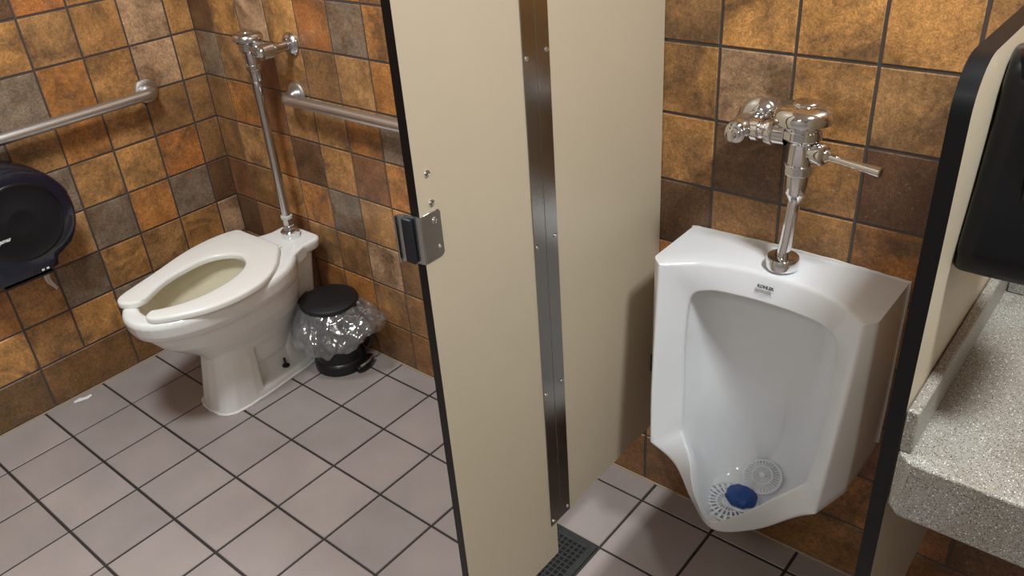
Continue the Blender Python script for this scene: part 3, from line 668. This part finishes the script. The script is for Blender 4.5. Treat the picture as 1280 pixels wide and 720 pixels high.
# ------------------------------------------------------------------ urinal
UX = 2.112
uri = thing('urinal', (UX, -.12, .40), 'white wall-hung urinal with projecting lip between the two panels', 'urinal')
def loop(keys, sharp=(3, 6)):
    """keys: 10 half stations (x,y,z) from top middle to the lip nadir -> closed loop"""
    half = []; idx = [0] + [s for s in sharp] + [9]
    for a, b in zip(idx, idx[1:]):
        seg = keys[a:b + 1]
        # ease the tangents so that the middle stations mirror cleanly
        ext = [Vector(p) for p in seg]
        if a == 0: ext = [Vector((-ext[1].x, ext[1].y, ext[1].z))] + ext
        else: ext = [ext[0] * 2 - ext[1]] + ext
        if b == 9: ext = ext + [Vector((-ext[-2].x, ext[-2].y, ext[-2].z))]
        else: ext = ext + [ext[-1] * 2 - ext[-2]]
        for i in range(1, len(ext) - 2):
            p0, p1, p2, p3 = ext[i - 1:i + 3]
            for k in range(6):
                t_ = k / 6
                half.append(.5 * ((2 * p1) + (p2 - p0) * t_ + (2 * p0 - 5 * p1 + 4 * p2 - p3) * t_ * t_ + (3 * p1 - p0 - 3 * p2 + p3) * t_ ** 3))
    half.append(Vector(keys[9]))
    full = half + [Vector((-p.x, p.y, p.z)) for p in reversed(half[1:-1])]
    return [Vector((UX + p.x, p.y, p.z)) for p in full]
SM = ()       # fully smooth
Lk = [(0, -.126, .750), (.06, -.128, .749), (.118, -.134, .744), (.155, -.142, .718), (.160, -.150, .62), (.154, -.158, .5), (.144, -.174, .390), (.105, -.207, .357), (.056, -.276, .334), (0, -.307, .306)]
Fk = [(0, -.108, .806), (.075, -.112, .806), (.138, -.132, .806), (.206, -.188, .808), (.203, -.203, .68), (.196, -.225, .5), (.188, -.238, .374), (.140, -.210, .312), (.075, -.245, .268), (0, -.288, .260)]
Ok = [(0, -.06, .810), (.08, -.07, .810), (.15, -.10, .810), (.227, -.170, .811), (.227, -.170, .68), (.227, -.170, .52), (.224, -.172, .405), (.150, -.150, .300), (.075, -.175, .245), (0, -.20, .226)]
Wk = [(0, -.003, .815), (.08, -.003, .815), (.16, -.003, .814), (.228, -.003, .811), (.228, -.003, .70), (.228, -.003, .52), (.225, -.003, .395), (.165, -.003, .30), (.095, -.003, .25), (0, -.003, .22)]
C1 = [(0, -.098, .764), (.06, -.099, .763), (.112, -.104, .755), (.155, -.118, .722), (.162, -.128, .62), (.155, -.137, .5), (.140, -.156, .382), (.098, -.188, .338), (.052, -.252, .302), (0, -.284, .274)]
C2 = [(0, -.050, .757), (.05, -.051, .755), (.10, -.056, .742), (.138, -.068, .702), (.145, -.078, .60), (.141, -.085, .48), (.124, -.108, .335), (.090, -.150, .270), (.050, -.208, .244), (0, -.240, .238)]
C3 = [(0, -.036, .71), (.04, -.037, .705), (.078, -.039, .69), (.104, -.044, .65), (.110, -.047, .57), (.110, -.053, .45), (.100, -.077, .312), (.076, -.108, .247), (.044, -.140, .231), (0, -.165, .2295)]
C4 = [(0, -.033, .63), (.02, -.033, .625), (.045, -.034, .61), (.064, -.034, .58), (.072, -.035, .53), (.076, -.037, .43), (.070, -.052, .315), (.052, -.070, .262), (.028, -.090, .240), (0, -.105, .2345)]
C5 = [(0, -.0325, .52), (.01, -.0325, .515), (.02, -.0325, .51), (.030, -.0325, .49), (.035, -.0325, .46), (.036, -.033, .40), (.032, -.036, .345), (.024, -.041, .31), (.012, -.046, .285), (0, -.050, .275)]
def mixl(a, b, t_): return [p.lerp(q, t_) for p, q in zip(a, b)]
def rounded(prev, mid, nxt, r):
    out = []
    for p, m_, n in zip(prev, mid, nxt):
        d1 = (p - m_); d2 = (n - m_); a = m_ + d1.normalized() * min(r, d1.length * .45); b = m_ + d2.normalized() * min(r, d2.length * .45)
        out.append([a * (1 - t_) ** 2 + m_ * 2 * t_ * (1 - t_) + b * t_ * t_ for t_ in (0, .25, .5, .75, 1)])
    return [[o[i] for o in out] for i in range(5)]
lW, lO, lF, lL = loop(Wk), loop(Ok), loop(Fk), loop(Lk, (6,))
l1, l2, l3, l4, l5 = [loop(k, ()) for k in (C1, C2, C3, C4, C5)]
seqs = [lW] + rounded(lW, lO, lF, .008) + rounded(lO, lF, lL, .010) + rounded(lF, lL, l1, .006) 
# smooth cavity: Catmull through the loops
cav = [l1, l2, l3, l4, l5]; dense = []
prev = seqs[-1]
allc = [seqs[-2], prev] + cav
for i in range(1, len(allc) - 1):
    p0, p1, p2 = allc[i - 1], allc[i], allc[i + 1]; p3 = allc[i + 2] if i + 2 < len(allc) else allc[i + 1]
    for k in range(5):
        t_ = k / 5
        dense.append([.5 * ((2 * b) + (c - a) * t_ + (2 * a - 5 * b + 4 * c - d) * t_ * t_ + (3 * b - a - 3 * c + d) * t_ ** 3) for a, b, c, d in zip(p0, p1, p2, p3)])
dense.append(l5)
bm = bmesh.new(); loft(bm, seqs + dense[1:], close_first=True, close_last=True)
ub = obj('urinal_body', bm, CERU, uri, angle=42)
# rear flange line of sealant on the wall
bm = bmesh.new(); pts = [(UX + x, -.004, z) for x, z in ((-.228, .42), (-.2285, .811), (-.08, .816), (.08, .816), (.2285, .811), (.228, .42))]
pp = []
for a, b in zip(pts, pts[1:]):
    for k in range(12): pp.append(Vector(a).lerp(Vector(b), k / 12) + Vector((rnd.uniform(-.0006, .0006), 0, rnd.uniform(-.0008, .0008))))
pp.append(Vector(pts[-1])); tube(bm, pp, .0035, 8); obj('caulk_bead', bm, CAULK, uri)
# printed marks on the band above the opening
q = -math.atan2(.020, .056)
fm = Matrix.Translation((UX - .003, -.1238, .7825)) @ Matrix.Rotation(math.radians(90 - 17), 4, 'X')
text('KOHLER', .0088, fm, INK, 'brand_print', ub, align='CENTER', bold=.0003)
fm2 = Matrix.Translation((UX - .003, -.1250, .7775)) @ Matrix.Rotation(math.radians(90 - 17), 4, 'X')
bm = bmesh.new(); box(bm, -.020, .020, 0, .0008, -.0002, .0002); box(bm, -.010, .008, -.0040, -.0033, -.0002, .0002)
bmesh.ops.transform(bm, matrix=fm2, verts=bm.verts); obj('small_print', bm, INKL, ub, smooth=False)

# ------------------------------------------------------------------ urinal screens and block
def mat_disc(center, rad, tilt, label, dome=0.0, slots=26, fine=False):
    c = Vector(center); mt = Matrix.Translation(c) @ Matrix.Rotation(tilt[0], 4, 'X') @ Matrix.Rotation(tilt[1], 4, 'Y')
    t_ = thing('urinal_mat', center, label, 'urinal mat')
    bm = bmesh.new(); N = 96
    ringsr = [rad * f for f in ((.0, .15, .50, .57, .93, 1.0) if fine else (.0, .30, .46, .52, .72, .78, .95, 1.0))]
    prevr = None
    def H_(r): return dome * (1 - (r / rad) ** 2)
    for i, (ra, rb) in enumerate(zip(ringsr, ringsr[1:])):
        solid = (i % 2 == 0)
        for k in range(N):
            if not solid and (k % (3 if fine else 4) in (1, 2)): continue
            a0, a1 = 2 * PI * k / N, 2 * PI * (k + 1) / N; sw = 0.0 if fine else .5
            pts = []
            for r_, a in ((ra, a0), (rb, a0), (rb, a1), (ra, a1)):
                pts.append(Vector((r_ * math.cos(a), r_ * math.sin(a), H_(r_))))
            if ra == 0: pts = pts[:3]
            vt = [bm.verts.new(p + Vector((0, 0, .0016))) for p in pts]; bm.faces.new(vt)
    bmesh.ops.remove_doubles(bm, verts=bm.verts, dist=1e-5)
    bmesh.ops.transform(bm, matrix=mt, verts=bm.verts)
    o = obj('lattice', bm, SCRN, t_, smooth=False); so = o.modifiers.new('s', 'SOLIDIFY'); so.thickness = .0016
    bm = bmesh.new(); tube(bm, [mt @ Vector((rad * math.cos(2 * PI * k / 40), rad * math.sin(2 * PI * k / 40), .001)) for k in range(41)], .0022, 8, cap=False); obj('rim', bm, SCRN, t_)
    return t_
mat_disc((UX - .014, -.176, .2440), .061, (math.radians(0), math.radians(0)), 'flat slotted white urinal mat under the blue block')
mat_disc((UX + .022, -.092, .275), .042, (math.radians(24), 0), 'domed lattice white urinal mat leaning behind the blue block', dome=.010, fine=True)
bm = bmesh.new(); lathe(bm, (UX + .006, -.158, .2445), (0, 0, 1), [(0, 0), (.036, 0), (.0375, .003), (.034, .006), (0, .006)], 32)
hold = bm
bm2 = bmesh.new(); bmesh.ops.create_icosphere(bm2, subdivisions=4, radius=1)
for v in bm2.verts:
    nz = noise.noise(v.co * 2.4) * .12 + noise.noise(v.co * 6) * .05
    v.co = v.co * (1 + nz)
    v.co.x *= .035; v.co.y *= .031; v.co.z = max(-.35, v.co.z) * .020
    v.co += Vector((UX + .004, -.160, .2575))
blk = thing('urinal_block', (UX + .004, -.160, .2445), 'blue deodorant block on the white mat in the urinal', 'urinal block')
obj('tray', hold, SCRN, blk); obj('block', bm2, BLUE, blk, angle=180)

# ------------------------------------------------------------------ urinal flush valve
uf = thing('flush_valve', (UX + .005, -.075, .811), 'shiny chrome flush valve on top of the urinal', 'flush valve')
ux, uy = UX + .006, -.072
bm = bmesh.new(); lathe(bm, (ux, uy, .8125), (0, 0, 1), [(0, 0), (.031, 0), (.032, .003), (.032, .019), (.030, .023), (.024, .025), (.014, .025), (0, .025)], 40); obj('spud_flange', bm, CHR, uf)
bm = bmesh.new(); tube(bm, [(ux - .001, uy, .8375), (ux + .003, uy, .87), (ux + .010, uy, .962)], .0125, 28); obj('flush_pipe', bm, CHR, uf)
valve_body(ux + .011, uy, 1.150, 1.0, CHR, uf, (1, -.18, 0))
bm = bmesh.new(); lathe(bm, (ux, uy, 1.083), (-1, 0, 0), [(.020, .018), (.020, .040), (.025, .041), (.025, .054), (.020, .055), (.017, .060), (.017, .078), (.0, .078)], 12); obj('tailpiece_nut', bm, CHR, uf, bevel=.001)
sx = ux - .104
bm = bmesh.new(); lathe(bm, (sx, -.003, 1.083), (0, -1, 0), [(0, 0), (.016, .0), (.016, .025), (.019, .030), (.019, .048), (.022, .050), (.023, .056), (.023, .088), (.0215, .093), (.020, .098), (.020, .104), (.0, .104)], 30); lathe(bm, (sx, uy, 1.083), (1, 0, 0), [(0, 0), (.019, 0), (.019, .022), (.022, .023), (.022, .034), (.016, .036), (0, .036)], 24)
obj('control_stop', bm, CHR, uf)
bm = bmesh.new(); lathe(bm, (sx, -.107, 1.083), (0, -1, 0), [(0, 0), (.018, 0), (.018, .005), (.0145, .006), (.0145, .013), (.010, .0145), (.009, .021), (0, .022)], 20); obj('stop_cap', bm, CHR, uf)
bm = bmesh.new(); lathe(bm, (sx, -.0026, 1.083), (0, -1, 0), [(0, 0), (.040, 0), (.040, .002), (.038, .006), (.032, .014), (.024, .020), (.018, .022), (.0, .022)], 36); obj('wall_flange', bm, CHR, uf)

# ------------------------------------------------------------------ floor drain
x0, x1 = fu + t * 7, fu + t * 8; y1, y0 = -(fv + t), -(fv + 2 * t)
dr = thing('floor_drain', ((x0 + x1) / 2, (y0 + y1) / 2, -.003), 'square dark metal floor drain below the partition', 'drain')
g = .004; x0 += g; x1 -= g; y0 += g; y1 -= g; fr_ = .017
bm = bmesh.new()
for a in ((x0, x0 + fr_, y0, y1), (x1 - fr_, x1, y0, y1), (x0 + fr_, x1 - fr_, y0, y0 + fr_), (x0 + fr_, x1 - fr_, y1 - fr_, y1)): box(bm, *a, -.0022, .0008)
obj('drain_frame', bm, DRAIN, dr, bevel=.0006, seg=1)
bm = bmesh.new(); n_ = 11; a0, a1, b0, b1 = x0 + fr_, x1 - fr_, y0 + fr_, y1 - fr_; st = (a1 - a0) / n_
for k in range(n_ + 1):
    box(bm, a0 + k * st - .0022, a0 + k * st + .0022, b0, b1, -.002, 0)
    box(bm, a0, a1, b0 + k * st - .0022, b0 + k * st + .0022, -.002, .0002)
obj('grate', bm, DRAIN, dr, smooth=False)
obj('drain_shade_sheet', bx(a0, a1, b0, b1, -.0021, -.0019), HOLE_SHADE, dr, smooth=False)  # flat dark sheet painted as the shade below the grate

# ------------------------------------------------------------------ scrap of paper
bm = bmesh.new(); pts = [(.018, -.79), (.030, -.795), (.040, -.775), (.044, -.752), (.040, -.738), (.030, -.735), (.026, -.755), (.017, -.770)]
vs = [bm.verts.new((x + .002, y, .0012 + .003 * ((i * 7) % 3) / 3)) for i, (x, y) in enumerate(pts)]; c_ = bm.verts.new((.034, -.765, .004))
for k in range(len(vs)): bm.faces.new((vs[k], vs[(k + 1) % len(vs)], c_))
o = obj('paper_scrap', bm, PAPER, smooth=False); tag(o, 'small torn white paper scrap on the floor by the left wall', 'paper')
so = o.modifiers.new('s', 'SOLIDIFY'); so.thickness = .0008
